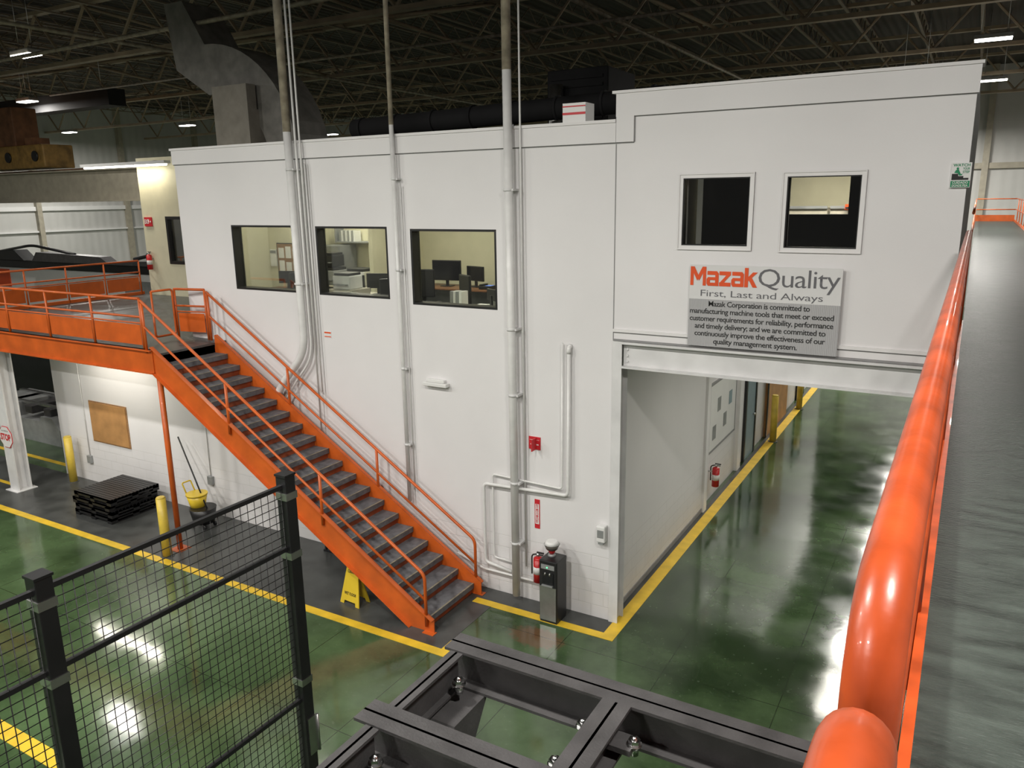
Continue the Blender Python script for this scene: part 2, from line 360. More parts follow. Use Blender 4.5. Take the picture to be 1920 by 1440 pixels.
b.box(-4.2,-.3,17.5,17.6,4.15,7.2,CREAM);b.box(-2.25,-2.21,WY+.3,11.0,4.15,7.2,DKROOM);struct(b,'wall_bridge_back')
def area(name,loc,rot,sx,sy,power,col=(1,.95,.86),parent=None):
    l=bpy.data.lights.new(name,'AREA');l.shape='RECTANGLE';l.size=sx;l.size_y=sy;l.energy=power;l.color=col
    o=bpy.data.objects.new(name,l);o.location=loc;o.rotation_euler=rot;COL.objects.link(o)
    if parent:o.parent=parent
    return o
def troffer(x,y,z,p,sx=1.2,sy=.3,g='office ceiling lights'):
    T=Thing('ceiling_light','recessed fluorescent ceiling light','light',(x,y,z),group=g)
    b=B();b.box(x-sx/2-.03,x+sx/2+.03,y-sy/2-.03,y+sy/2+.03,z-.03,z,WHITE);b.done('housing',T)
    b=B();b.box(x-sx/2,x+sx/2,y-sy/2,y+sy/2,z-.04,z-.03,TUBE);b.done('lens',T)
    area('lamp',(0,0,-.06),(0,0,0),sx,sy,p,parent=T.e)
for x,y,p in ((-11.4,11.2,34),(-11.6,13.2,42),(-8.9,12,48),(-6.4,12,34)): troffer(x,y,6.7,p)
troffer(-2.3,15.4,7.2,120)
for y in (12.6,15.9): troffer(-1.5,y,4.0,30,.6,1.8,'added aisle ceiling lights')  # unseen lamps, added for the bright reflections on the aisle floor
def monitor(x,y,z,w=.5,rot=0,scr=None):
    T=Thing('computer_monitor','black flat computer monitor on an office desk','monitor',(x,y,z),group='office monitors')
    b=B();b.box(x-w/2,x+w/2,y-.02,y+.02,z+.12,z+.12+w*.62,BLACK,bev=.006);b.box(x-w/2+.015,x+w/2-.015,y-.024,y-.02,z+.14,z+.10+w*.62,scr or SCREEN);b.done('screen',T)
    b=B();b.box(x-.03,x+.03,y+.0,y+.03,z,z+.2,BLACK);b.box(x-.12,x+.12,y-.08,y+.1,z,z+.015,BLACK);b.done('stand',T)
    T.e.rotation_euler.z=rot
def desk(x0,x1,y0,y1,mt,z=3.8,h=.74):
    T=Thing('office_desk','office desk with panel legs and flat top','desk',((x0+x1)/2,(y0+y1)/2,z))
    b=B();b.box(x0,x1,y0,y1,z+h-.03,z+h,mt,bev=.005);b.done('desk_top',T)
    for x in (x0+.02,x1-.05):
        b=B();b.box(x,x+.03,y0+.03,y1-.03,z,z+h-.03,GREYM);b.done('leg',T)
    b=B();b.box(x0+.05,x1-.05,y1-.06,y1-.04,z+.25,z+h-.03,GREYM);b.done('modesty_panel',T)
def chair(x,y,rot):
    T=Thing('office_chair','black swivel office chair with mesh backrest','chair',(x,y,3.8));z=3.8
    b=B();b.box(x-.24,x+.24,y-.24,y+.24,z+.45,z+.52,BLACK,bev=.02);b.done('seat',T)
    b=B();b.box(x-.22,x+.22,y+.22,y+.27,z+.6,z+1.15,BLACK,bev=.02);b.box(x-.03,x+.03,y+.24,y+.28,z+.45,z+.7,BLACK);b.done('backrest',T)
    b=B();b.cyl((x,y,z+.08),(x,y,z+.45),.03,GREYM);b.done('gas_lift',T)
    b=B()
    for k in range(5):
        a=k*1.2566;b.cyl((x,y,z+.09),(x+.28*math.cos(a),y+.28*math.sin(a),z+.06),.018,BLACK,seg=6);b.sphere((x+.28*math.cos(a),y+.28*math.sin(a),z+.03),.03,BLACK)
    b.done('caster_base',T);T.e.rotation_euler.z=rot
def printer(x,y,z,s=1,m=None):
    T=Thing('office_printer','office printer with dark scanner lid and tray','printer',(x,y,z))
    b=B();b.box(x-.25*s,x+.25*s,y-.22*s,y+.22*s,z,z+.3*s,m or WHITE,bev=.02);b.done('body',T)
    b=B();b.box(x-.22*s,x+.22*s,y-.2*s,y+.2*s,z+.3*s,z+.36*s,BLACK,bev=.01);b.done('scanner_lid',T)
    b=B();b.box(x-.2*s,x+.2*s,y-.3*s,y-.22*s,z+.1*s,z+.12*s,GREYM);b.done('paper_tray',T)
def cabinet(x0,x1,y0,y1,z0,h,mt,n=3):
    T=Thing('filing_cabinet','metal filing cabinet with stacked drawers in the office','cabinet',((x0+x1)/2,(y0+y1)/2,z0))
    b=B();b.box(x0,x1,y0,y1,z0,z0+h,mt);b.done('body',T)
    for k in range(n):
        b=B();b.box(x0+.02,x1-.02,y0-.02,y0,z0+.02+k*h/n,z0+(k+1)*h/n-.01,mt,bev=.004);d=b.done('drawer',T)
        b=B();b.box((x0+x1)/2-.06,(x0+x1)/2+.06,y0-.04,y0-.02,z0+(k+.6)*h/n,z0+(k+.6)*h/n+.02,STEEL);b.done('handle',T,parent=d)
DZ=4.54
desk(-10.3,-7.9,12.9,13.7,WOODD);monitor(-9.25,13.3,DZ,.66,.1);monitor(-8.62,13.4,DZ,.48,-.25);
T=Thing('desk_phone','black desk phone with blue display','phone',(-8.2,13.2,DZ));b=B();b.box(-8.33,-8.07,13.05,13.3,DZ,DZ+.07,BLACK,bev=.01);b.done('body',T);b=B();b.box(-8.21,-8.09,13.1,13.25,DZ+.07,DZ+.075,BLUES);b.done('display',T);b=B();b.box(-8.32,-8.26,13.05,13.3,DZ+.07,DZ+.1,BLACK,bev=.01);b.done('handset',T)
chair(-7.75,12.1,2.6);chair(-9.2,12.3,.3)
desk(-8.1,-6.5,10.5,11.15,OLIVE);monitor(-6.7,10.9,DZ,.3,2.6)
def books(x,y,z,n,name='binder',lab='white binder standing on an office desk',grp='binders on office desk',m=WHITE,w=.05,h=.24):
    for k in range(n):
        T=Thing(name,lab,name,(x+k*(w+.01),y,z),group=grp);b=B();b.box(x+k*(w+.01),x+k*(w+.01)+w,y,y+.2,z,z+h,m if k%2 else GREYM);b.done('cover',T)
books(-7.5,10.85,DZ,4)
for x,y,w in ((-7.85,10.8,.22),(-7.2,10.65,.25),(-6.95,10.95,.2),(-9.9,13.1,.25),(-11.45,12.55,.15)):
    T=Thing('paper_stack','loose stack of white papers on office furniture','paper',(x,y,DZ),group='paper stacks on desks')
    b=B();b.box(x-w/2,x+w/2,y-.14,y+.14,DZ,DZ+.03,PAPER);b.done('sheets',T)
T=Thing('desk_mug','small dark mug on office desk','mug',(-7.65,10.6,DZ));b=B();b.cyl((-7.55,10.6,DZ),(-7.55,10.6,DZ+.1),.04,BLACK);b.tube([(-7.51,10.6,DZ+.08),(-7.47,10.6,DZ+.05),(-7.51,10.6,DZ+.02)],.006,BLACK,seg=6);b.done('cup',T)
desk(-12.3,-10.7,12.4,13.1,OLIVE);printer(-11.85,12.75,DZ,1,GREYM);printer(-11.85,12.75,DZ+.38,.8,BLACK);printer(-11.05,12.75,DZ,1)
monitor(-9.65,11.6,DZ,.45,.3);desk(-10.3,-9.0,11.2,11.9,OLIVE);monitor(-10.15,11.6,DZ,.38,-.2)
cabinet(-9.9,-9.3,10.45,10.95,3.8,.95,OLIVE,3);printer(-9.6,10.7,4.75,.8);chair(-8.55,10.75,1.0)
cabinet(-12.8,-12.2,13.4,13.95,3.8,1.5,GREYM,4);cabinet(-11.3,-10.7,13.45,13.95,3.8,1.35,OLIVE,4);printer(-11.0,13.7,5.15,.9)
T=Thing('wall_shelf','wall shelf with binders above printers in office','shelf',(-11.8,13.8,5.5))
b=B();b.box(-12.6,-11.4,13.7,13.98,5.35,5.38,GREYM);b.box(-12.6,-12.57,13.7,13.98,5.38,5.7,GREYM);b.box(-11.43,-11.4,13.7,13.98,5.38,5.7,GREYM);b.done('board',T)
books(-12.5,13.74,5.38,8,grp='binders on wall shelf',lab='office binder standing on the wall shelf')
T=Thing('framed_picture','dark framed green picture on the office wall','picture',(-11.0,13.98,5.6))
b=B();b.box(-11.25,-10.75,13.96,14,5.62,6.0,BLACK);b.box(-11.21,-10.79,13.955,13.96,5.66,5.96,GREEN);b.done('frame',T)
T=Thing('notice_board','cork notice board with pinned papers on cream office wall','notice board',(-12.4,11.98,5.1))
b=B();b.box(-12.62,-11.98,11.96,12,4.8,5.42,CORK);b.box(-12.64,-11.96,11.965,12,4.78,5.44,BLACK);b.done('board',T)
for k in range(6):
    b=B();x=-12.58+.2*(k%3);z=4.84+.29*(k//3);b.box(x,x+.15,11.95,11.958,z,z+.24-.03*(k%2),PAPER);b.done('pinned_paper',T)
T=Thing('wall_calendar','white paper sheet pinned on the office wall','paper',(-12.75,11.98,5.1))
b=B();b.box(-12.86,-12.68,11.975,12,4.95,5.3,PAPER);b.box(-12.85,-12.69,11.97,11.975,5.22,5.28,GREYM);b.done('sheet',T)
chair(-11.0,11.0,.9)
desk(-12.6,-11.5,11.3,11.9,WOODD);monitor(-12.0,11.6,DZ,.4,.3)
for k in range(3):
    T=Thing('overhead_cabinet','grey cubicle cabinet inside lit room','cabinet',(-2.8+k*.8,16.6,5.95),group='cubicle cabinets')
    b=B();b.box(-3.2+k*.8,-2.45+k*.8,16.2,16.6,5.75,6.02,OLIVE);b.box(-3.2+k*.8,-2.45+k*.8,16.17,16.2,6.0,6.05,GREYM);b.done('body',T)
T=Thing('lit_notice','small orange and black notice seen through the interior window','sign',(-2.0,16.1,6.0));b=B();b.box(-2.13,-2.03,16.1,16.12,5.98,6.08,OINK);b.box(-2.12,-2.04,16.09,16.1,6.0,6.03,INK);b.done('plate',T)
T=Thing('cubicle_partition','grey fabric cubicle partition inside dark room','partition',(-2,12.8,4.15));b=B();b.box(-3.0,-1.0,12.8,12.86,4.15,5.4,GREYM);b.done('panel',T)
monitor(-1.85,12.3,4.9,.42,.2);monitor(-1.2,12.3,4.9,.42,-.2)
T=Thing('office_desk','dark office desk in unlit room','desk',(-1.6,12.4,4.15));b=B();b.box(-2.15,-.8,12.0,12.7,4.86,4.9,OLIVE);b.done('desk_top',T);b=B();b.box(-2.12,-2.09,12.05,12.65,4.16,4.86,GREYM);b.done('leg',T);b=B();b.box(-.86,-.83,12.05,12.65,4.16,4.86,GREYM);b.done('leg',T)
# ------------------------------------------------------------------ quality sign
T=Thing('quality_sign','white and grey quality policy sign with orange lettering','sign',(-2.2,WY-.07,4.36))
y=WY-.07
b=B();b.box(-3.12,-1.28,y,y+.02,4.985,5.42,mat('sign_offwhite',(.66,.66,.66),.45,var=.02));b.done('upper_panel',T)
b=B();b.box(-3.12,-1.28,y,y+.02,4.37,4.985,SIGNG);b.done('lower_panel',T)
b=B();b.box(-2.9,-2.85,y+.02,WY,4.5,5.3,STEEL);b.done('mounting_bracket',T)
b=B();b.box(-1.6,-1.55,y+.02,WY,4.5,5.3,STEEL);b.done('mounting_bracket',T)
y-=.003
def stroke_word(word,x0,x1,z0,h,y,mt,th):
    G={'M':(1.25,[[(0,0),(.2,0),(.2,1),(0,1)],[(.8,0),(1,0),(1,1),(.8,1)],[(.0,1),(.24,1),(.56,.45),(.44,.25)],[(1,1),(.76,1),(.44,.45),(.56,.25)]]),
       'a':(.95,[[(.05,.78),(.85,.78),(1,.66),(1,.58),(.05,.58)],[(.72,0),(1,0),(1,.62),(.72,.62)],[(.12,0),(.8,0),(.8,.17),(.12,.17)],[(0,.12),(.12,0),(.28,0),(.28,.46),(.12,.46),(0,.36)],[(.2,.46),(.8,.46),(.8,.31),(.2,.31)]]),
       'z':(.9,[[(0,.58),(1,.58),(1,.78),(0,.78)],[(0,0),(1,0),(1,.20),(0,.20)],[(0,.15),(.34,.15),(1,.62),(.66,.62)]]),
       'k':(.98,[[(0,0),(.29,0),(.29,1),(0,1)],[(.27,.3),(.27,.52),(.64,.78),(1,.78)],[(.3,.42),(.55,.52),(1,0),(.66,0)]])}
    tot=sum(G[ch][0] for ch in word)+.05*(len(word)-1);s=(x1-x0)/tot;x=x0
    for ch in word:
        w,polys=G[ch];b=B()
        for i,p in enumerate(polys): b.prism([(x+u*w*s,z0+v*h) for u,v in p],'y',y-.0006*(i+1)-.0015,y,mt)
        b.done('logo_letter',th);x+=(w+.05)*s
stroke_word('Mazak',-3.11,-2.262,5.16,.24,y,OINK,T)
text('Quality',-2.25,-1.30,5.108,5.395,y,GINK,T,bold=-.004,spacing=.92)
text('First, Last and Always',-2.97,-1.48,4.998,5.105,y,GINK,T,bold=-.003,spacing=.95)
rows=[('Mazak Corporation is committed to',-2.86,-1.62),('manufacturing machine tools that meet or exceed',-3.10,-1.34),('customer requirements for reliability, performance',-3.10,-1.34),('and timely delivery; and we are committed to',-3.03,-1.42),('continuously improve the effectiveness of our',-3.03,-1.42),('quality management system.',-2.78,-1.74)]
for k,(s,a,c) in enumerate(rows):
    zt_=4.967-k*.097;text(s,a,c,zt_-.092,zt_-.002,y,INK,T,bold=.010,spacing=.92)
T=Thing('safety_sign','green and white watch your step safety sign','sign',(-.18,WY-.03,6.33));y=WY-.036
b=B();b.box(-.28,-.09,y,y+.035,6.33,6.59,WHITE);b.box(-.275,-.095,y-.002,y,6.335,6.40,GREEN);b.done('panel',T)
text('WATCH',-.265,-.105,6.55,6.58,y-.003,GREEN,T,bold=.02);text('YOUR',-.17,-.105,6.515,6.54,y-.003,GREEN,T,bold=.02);text('STEP',-.17,-.105,6.48,6.505,y-.003,GREEN,T,bold=.02)
text('CUIDADO',-.26,-.11,6.37,6.395,y-.004,WHITE,T,bold=.02);text('DONDE PISA',-.26,-.11,6.34,6.363,y-.004,WHITE,T,bold=.02)
b=B();b.prism([(-.27,6.41),(-.11,6.41),(-.11,6.43),(-.16,6.43),(-.16,6.45),(-.21,6.45),(-.21,6.475),(-.27,6.475)],'y',y-.003,y-.001,INK)
b.cyl((-.22,y-.003,6.53),(-.22,y-.001,6.53),.012,GREEN);b.prism([(-.235,6.515),(-.21,6.52),(-.185,6.47),(-.17,6.475),(-.175,6.46),(-.2,6.455),(-.215,6.48),(-.25,6.485)],'y',y-.003,y-.001,GREEN);b.done('pictogram',T)
# ------------------------------------------------------------------ staircase
X0,RISE,G=-6.5,.186,5.65/19
YN,YF=8.47,9.78
T=Thing('staircase','orange steel industrial staircase with grey treads against white wall','staircase',(X0,(YN+YF)/2,0))
for i in range(19):
    b=B();x1=X0-i*G;x0=x1-G;z=(i+1)*RISE
    b.box(x0-.02,x1+.03,YN+.02,YF-.02,z-.04,z,TREAD);b.box(x1+.028,x1+.036,YN+.02,YF-.02,z-.085,z+.001,TREAD);b.box(x1+.01,x1+.037,YN+.02,YF-.02,z,z+.003,NOSE);b.done('tread',T)
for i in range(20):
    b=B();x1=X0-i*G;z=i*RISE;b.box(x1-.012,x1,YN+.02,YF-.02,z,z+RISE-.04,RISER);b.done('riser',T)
sl=RISE/G
def zt(x):return (X0-x)*sl+.33
def zb(x):return (X0-x)*sl-.16
XT=-12.15
for ys,sg in ((YN,-1),(YF,1)):
    b=B();xb=X0-.16/sl
    pts=[(-6.33,.0),(-6.33,zt(-6.33)),(XT,zt(XT)),(XT,zb(XT)),(xb,0)]
    b.prism(pts,'y',ys-.008,ys+.008,ORANGE)
    a0,a1=sorted((ys,ys+sg*.07))
    b.prism([(-6.33,zt(-6.33)),(XT,zt(XT)),(XT,zt(XT)-.015),(-6.33,zt(-6.33)-.015)],'y',a0,a1,ORANGE)
    b.prism([(xb,.0),(XT,zb(XT)),(XT,zb(XT)+.015),(xb-.0,.015)],'y',a0,a1,ORANGE)
    b.box(-6.5,-6.3,a0-.02,a1+.02,0,.012,ORANGE)
    b.done('stringer',T)
for ys in (YN-.03,YF+.03):
    zr=lambda x:.93+(-6.45-x)*(4.63-.93)/(12.3-6.45)
    b=B();b.tube([(-6.45,ys,.1),(-6.45,ys,.93),(-12.3,ys,4.66)],.025,ORANGE,bend=.1);b.done('handrail',T)
    b=B();b.tube([(-6.45,ys,.52),(-12.3,ys,4.22)],.02,ORANGE);b.done('mid_rail',T)
    for x in (-8.4,-10.35,-12.28):
        b=B();b.tube([(x,ys,zt(x)-.2),(x,ys,zr(x))],.024,ORANGE);b.done('baluster',T)
# ------------------------------------------------------------------ platform
ZP=3.72
T=Thing('mezzanine_platform','orange steel mezzanine platform with dark grey deck','platform',(-17,9.3,0))
b=B();b.box(-22.5,XT,8.5,WY-.01,ZP-.08,ZP,DECK);b.box(-20.7,-13.12,WY-.01,14.38,ZP-.08,ZP,DECK);b.done('deck',T)
b=B();b.box(-22.5,XT,8.44,8.5,3.38,3.8,ORANGE);b.box(-22.5,XT,8.39,8.5,3.38,3.40,ORANGE);b.box(-22.5,XT,8.39,8.5,3.78,3.80,ORANGE)
b.box(XT-.05,XT,8.5,WY-.02,3.4,ZP-.08,ORANGE);b.box(-20.75,-20.68,8.5,14.38,3.4,3.8,ORANGE);b.done('fascia_beam',T)
for x in (-14.2,-16.2,-19.5,-21.5):
    b=B();b.box(x-.04,x+.04,8.5,WY-.02,3.42,ZP-.08,GREYM);b.done('floor_joist',T)
def rail(T,p0,p1,zb,n,H=.96,panel=True,r=.025):
    p0=Vector(p0);p1=Vector(p1)
    for h,rr,nm in ((H,r,'top_rail'),(.5+.14,r*.8,'mid_rail'),(.53,r*.6,'mid_rail')):
        b=B();b.tube([(p0.x,p0.y,zb+h),(p1.x,p1.y,zb+h)],rr,ORANGE);b.done(nm,T)
    for k in range(n+1):
        p=p0.lerp(p1,k/n);b=B();b.tube([(p.x,p.y,zb),(p.x,p.y,zb+H)],r*.9,ORANGE);b.done('rail_post',T)
    if panel:
        d=(p1-p0).normalized();nn=Vector((-d.y,d.x))*.004
        for k in range(n):
            a=p0.lerp(p1,k/n)+d*.05;c=p0.lerp(p1,(k+1)/n)-d*.05
            b=B();b.prism([(a.x-nn.x,a.y-nn.y),(c.x-nn.x,c.y-nn.y),(c.x+nn.x,c.y+nn.y),(a.x+nn.x,a.y+nn.y)],'z',zb+.14,zb+.50,ORANGE);b.done('kick_panel',T)
rail(T,(-12.42,8.5),(-22.4,8.5),ZP,7)
rail(T,(-20.7,10.0),(-20.7,14.3),ZP,4)
rail(T,(-13.2,9.8),(-12.5,9.93),ZP,1)
b=B();b.tube([(-13.2,9.3,ZP+.96),(-13.2,9.75,ZP+.96),(-13.2,9.75,ZP+.1),(-13.2,9.3,ZP+.1),(-13.2,9.3,ZP+.96)],.02,ORANGE,bend=.06);b.done('gate',T)
b=B();b.cyl((-12.22,8.58,.012),(-12.22,8.58,3.4),.05,ORANGE);b.box(-12.36,-12.08,8.44,8.72,0,.012,ORANGE);b.done('support_column',T)
T=Thing('steel_column','white painted steel column carrying the platform','column',(-18.2,8.95,0))
b=B();b.box(-18.35,-18.02,8.8,8.83,.02,3.38,BEAMW);b.box(-18.35,-18.02,9.07,9.10,.02,3.38,BEAMW);b.box(-18.2,-18.17,8.83,9.07,.02,3.38,BEAMW);b.box(-18.42,-17.95,8.72,9.18,0,.02,BEAMW);b.done('shaft',T)
T=Thing('stop_sign','octagonal white stop sign with red border on column','sign',(-18.2,8.77,1.1));cx,cz=-18.15,1.28
b=B();oc=lambda r:[(cx+r*math.cos(math.radians(22.5+45*k)),cz+r*math.sin(math.radians(22.5+45*k))) for k in range(8)]
b.prism(oc(.265),'y',8.78,8.79,REDS);b.prism(oc(.25),'y',8.775,8.78,WHITE);b.done('plate',T)
text('STOP',cx-.2,cx+.2,cz-.08,cz+.08,8.772,REDS,T,bold=.045)
text('ALL VEHICLES',cx-.13,cx+.13,cz+.13,cz+.16,8.772,INK,T)
# ------------------------------------------------------------------ walkway
T=Thing('elevated_walkway','elevated walkway with dark grey painted deck and orange railing','walkway',(.8,10,0))
b=B();b.box(0,1.62,-3,46,4.72,4.8,WDECK);b.done('deck',T)
b=B();b.box(-.03,0,-3,9.95,4.45,4.9,ORAIL);b.box(1.62,1.65,-3,46,4.45,4.9,ORANGE);b.box(-.02,1.64,46,46.03,4.45,5.1,ORANGE);b.done('toe_board',T)
for y in range(2,46,4):
    b=B();b.box(.02,1.6,y,y+.1,4.5,4.72,GREYM);b.done('cross_beam',T)
b=B();b.tube([(-.04,9.6,4.85),(-.04,9.6,5.87),(-.045,.84,5.87),(-.045,.80,4.6)],.031,ORAIL,seg=24,bend=.13);b.done('handrail',T)
b=B();b.tube([(-.045,.64,4.6),(-.04,.66,5.87),(-.04,-2.6,5.87)],.031,ORAIL,seg=24,bend=.10);b.done('handrail',T)
b=B();b.tube([(-.045,.84,5.38),(-.045,9.6,5.38)],.024,ORAIL);b.done('mid_rail',T)
for y in (2.8,5.0,7.3):
    b=B();b.tube([(-.045,y,4.6),(-.045,y,5.86)],.024,ORAIL);b.done('rail_post',T)
for h in (1.07,.56):
    b=B();b.tube([(1.66,-2,4.8+h),(1.66,46,4.8+h)],.026,ORANGE);b.done('long_rail',T)
    b=B();b.tube([(0,46,4.8+h),(1.66,46,4.8+h)],.026,ORANGE);b.done('end_rail',T)
    b=B();b.tube([(-.04,17.8,4.8+h),(-.04,46,4.8+h)],.026,ORANGE);b.done('long_rail',T)
for k in range(20):
    y=2.3*k;b=B();b.tube([(1.66,y,4.5),(1.66,y,5.87)],.022,ORANGE);b.done('rail_post',T)
for y in (14,26,38):
    b=B();b.box(1.3,1.5,y,y+.2,0,4.72,GREYM);b.done('support_leg',T)
# ------------------------------------------------------------------ steel frame near walkway
T=Thing('steel_frame','dark grey bolted steel beam frame fixed below the walkway edge','steel frame',(-1,2.4,4.0))
def ibeamx(x0,x1,yc,zt,w=.14,h=.2,nm='beam'):
    b=B();b.box(x0,x1,yc-w/2,yc+w/2,zt-.014,zt,FRAMEB);b.box(x0,x1,yc-w/2,yc+w/2,zt-h,zt-h+.014,FRAMEB);b.box(x0,x1,yc-.006,yc+.006,zt-h,zt,FRAMEB);b.done(nm,T)
def ibeamy(y0,y1,xc,zt,w=.13,h=.17):
    b=B();b.box(xc-w/2,xc+w/2,y0,y1,zt-.014,zt,FRAMEB);b.box(xc-w/2,xc+w/2,y0,y1,zt-h,zt-h+.014,FRAMEB);b.box(xc-.006,xc+.006,y0,y1,zt-h,zt,FRAMEB);b.done('beam',T)
ibeamx(-2.0,-.03,2.82,4.2);ibeamx(-2.03,-.03,2.2,4.2);ibeamy(2.27,2.75,-1.93,4.19,.07);ibeamy(2.27,2.75,-1.11,4.2);ibeamy(.8,2.13,-1.11,4.2);ibeamy(.8,2.13,-1.93,4.19,.07)
b=B();b.prism([(2.78,4.0),(2.5,4.0),(2.2,3.35),(2.33,3.35)],'x',-1.92,-1.78,FRAMEB);b.done('brace',T)
ibeamx(-2.0,-.03,.75,4.2)
for x,y,z in ((-1.215,2.64,4.12),(-.985,2.64,4.12),(-1.215,2.38,4.12),(-.985,2.38,4.12),(-1.86,2.66,4.1),(-1.86,2.06,4.1)):
    b=B();b.cyl((x,y,z-.05),(x,y,z),.019,CHROME,seg=12);b.cyl((x,y,z),(x,y,z+.02),.026,CHROME,seg=6,smooth=False);b.cyl((x,y,z-.005),(x,y,z),.032,CHROME);b.sphere((x,y,z+.02),.014,CHROME);b.done('bolt',T)
    if x>-1.5:
        b=B();xa=(x,-1.11);b.box(min(xa),max(xa),y-.05,y+.05,z-.03,z-.005,FRAMEB);b.done('cleat',T)
# ------------------------------------------------------------------ mesh fence
T=Thing('mesh_fence','black welded wire mesh machine guard fence with square posts','fence',(-3.85,2.5,0))
FX=-3.85
for y in (3.55,1.9,.25):
    b=B();b.box(FX-.045,FX+.045,y-.045,y+.045,0,4.5,BLACK,bev=.004);b.box(FX-.05,FX+.05,y-.05,y+.05,4.5,4.515,BLACK);b.box(FX-.1,FX+.1,y-.1,y+.1,0,.01,BLACK);b.done('post',T)
    for z in (4.36,3.93,2.95,1.8):
        b=B();b.box(FX-.05,FX+.05,y-.05,y+.05,z-.025,z+.025,STEEL);b.done('clamp',T)
b=B();b.box(FX+.046,FX+.056,3.52,3.6,2.35,2.65,STEEL);b.cyl((FX+.06,3.605,2.35),(FX+.06,3.605,2.65),.01,STEEL);b.done('hinge',T)
for y0,y1 in ((1.95,3.5),(.3,1.85)):
    b=B()
    n=int((y1-y0)/.056)
    for k in range(n+1):
        y=y0+(y1-y0)*k/n;b.cyl((FX,y,1.2),(FX,y,4.43),.0031,BLACK,seg=4)
    for k in range(58):
        z=1.22+k*.056;b.cyl((FX,y0,z),(FX,y1,z),.0031,BLACK,seg=4)
    b.done('wire_mesh',T)
    for z in (4.43,3.98,2.8,1.2):
        b=B();b.box(FX-.014,FX+.014,y0-.01,y1+.01,z-.014,z+.014,BLACK);b.done('cross_bar',T)
# ------------------------------------------------------------------ pipes on the facade
def pipe(name,label,pts,r,mt,clamps=(),bend=.1,top=None):
    T=Thing(name,label,'pipe',pts[-1])
    b=B();b.tube(pts,r,mt,bend=bend,seg=16);b.done('pipe_run',T)
    if top:
        x,y=pts[0][0],pts[0][1];b=B();b.tube([(x,y,pts[0][2]),(x,y,top)],r*1.02,BPIPE,seg=16);b.done('upper_pipe',T,label='unpainted brown pipe section')
    for x,z in clamps:
        b=B();b.box(x-r-.03,x+r+.03,pts[0][1]-r*.4,WY,z-.015,z+.015,BEAMW);b.cyl((x,pts[0][1],z-.02),(x,pts[0][1],z+.02),r+.008,BEAMW);b.done('clamp',T)
pipe('wall_pipe','thick white vertical pipe on white wall',[(-5.78,9.9,8.0),(-5.74,9.9,.1)],.064,WPIPE,((-5.78,6.4),(-5.76,4.4),(-5.75,3.4),(-5.74,2.0),(-5.74,1.0)),top=12.6)
pipe('wall_pipe','thick white vertical pipe bending low behind the staircase',[(-9.98,9.88,7.4),(-9.95,9.88,3.7),(-10.55,9.88,3.1),(-10.9,9.88,2.6)],.066,WPIPE,((-9.97,6.8),(-9.96,4.9)),bend=.35,top=12.6)
pipe('wall_pipe','slim white vertical pipe on white wall',[(-7.86,9.95,7.4),(-7.84,9.95,1.3)],.036,WPIPE,((-7.85,6.6),(-7.85,5.2),(-7.84,3.6),(-7.84,2.3)),top=12.6)
pipe('conduit','thin white electrical conduit beside thick pipe',[(-9.87,9.92,12.6),(-9.83,9.92,3.6),(-10.3,9.92,3.1),(-10.6,9.92,2.7)],.018,WPIPE,bend=.3)
pipe('conduit','thin white electrical conduit beside thick pipe',[(-9.80,9.95,12.6),(-9.76,9.95,2.2)],.016,WPIPE)
pipe('conduit','thin white electrical conduit beside thick pipe',[(-9.73,9.97,6.9),(-9.69,9.97,3.0)],.013,WPIPE)
pipe('conduit','thin white electrical conduit beside thick pipe',[(-5.64,9.98,12.6),(-5.60,9.98,.6)],.014,WPIPE)
pipe('conduit','thin white electrical conduit beside slim pipe',[(-7.77,9.99,6.5),(-7.75,9.99,1.5)],.009,WPIPE)
pipe('water_pipe','white water pipe loop on the wall',[(-4.86,9.98,4.12),(-4.86,9.96,1.93),(-6.35,9.96,1.87),(-6.35,9.96,.52),(-5.85,9.96,.45)],.026,WPIPE,bend=.08)
pipe('water_pipe','thin white water pipe loop on the wall',[(-4.96,9.97,4.25),(-4.96,9.96,2.02),(-6.2,9.99,2.04),(-6.2,9.99,.62),(-5.85,9.99,.6)],.016,WPIPE,bend=.06)
pipe('water_pipe','white horizontal pipe low on block wall',[(-6.9,9.97,.55),(-6.4,9.97,.38),(-5.2,9.97,.38)],.02,WPIPE,bend=.06)
T=Thing('pipe_elbow','white capped pipe end on wall','pipe',(-4.86,9.98,4.15));b=B();b.tube([(-4.86,9.98,4.1),(-4.86,9.98,4.18),(-4.86,10.04,4.2)],.036,WPIPE,bend=.04);b.done('elbow',T)
T=Thing('light_fixture','white wall mounted bulkhead light fixture','light',(-7.24,9.95,3.36))
b=B();b.box(-7.46,-7.0,9.93,WY,3.36,3.42,WHITE,bev=.01);b.box(-7.40,-7.06,9.96,WY,3.42,3.47,WHITE,bev=.01);b.done('housing',T)
T=Thing('wall_label','small orange and white label on wall','label',(-9.62,WY,3.97))
b=B();b.box(-9.62,-9.45,WY-.006,WY,3.97,4.08,WHITE);b.box(-9.61,-9.46,WY-.008,WY-.006,4.045,4.07,OINK);b.box(-9.61,-9.46,WY-.008,WY-.006,3.98,3.995,OINK);b.done('plate',T)
T=Thing('fire_alarm_sign','red fire hose sign projecting from wall','sign',(-5.46,WY,2.55))
b=B();b.box(-5.56,-5.36,WY-.012,WY,2.55,2.75,REDS);b.box(-5.54,-5.38,WY-.014,WY-.012,2.7,2.705,WHITE);b.box(-5.53,-5.39,WY-.014,WY-.012,2.62,2.64,WHITE);b.box(-5.44,-5.425,WY-.16,WY-.012,2.56,2.74,REDS);b.done('plate',T)
T=Thing('fire_extinguisher_sign','narrow vertical red and white fire extinguisher sign','sign',(-5.42,WY,1.28))
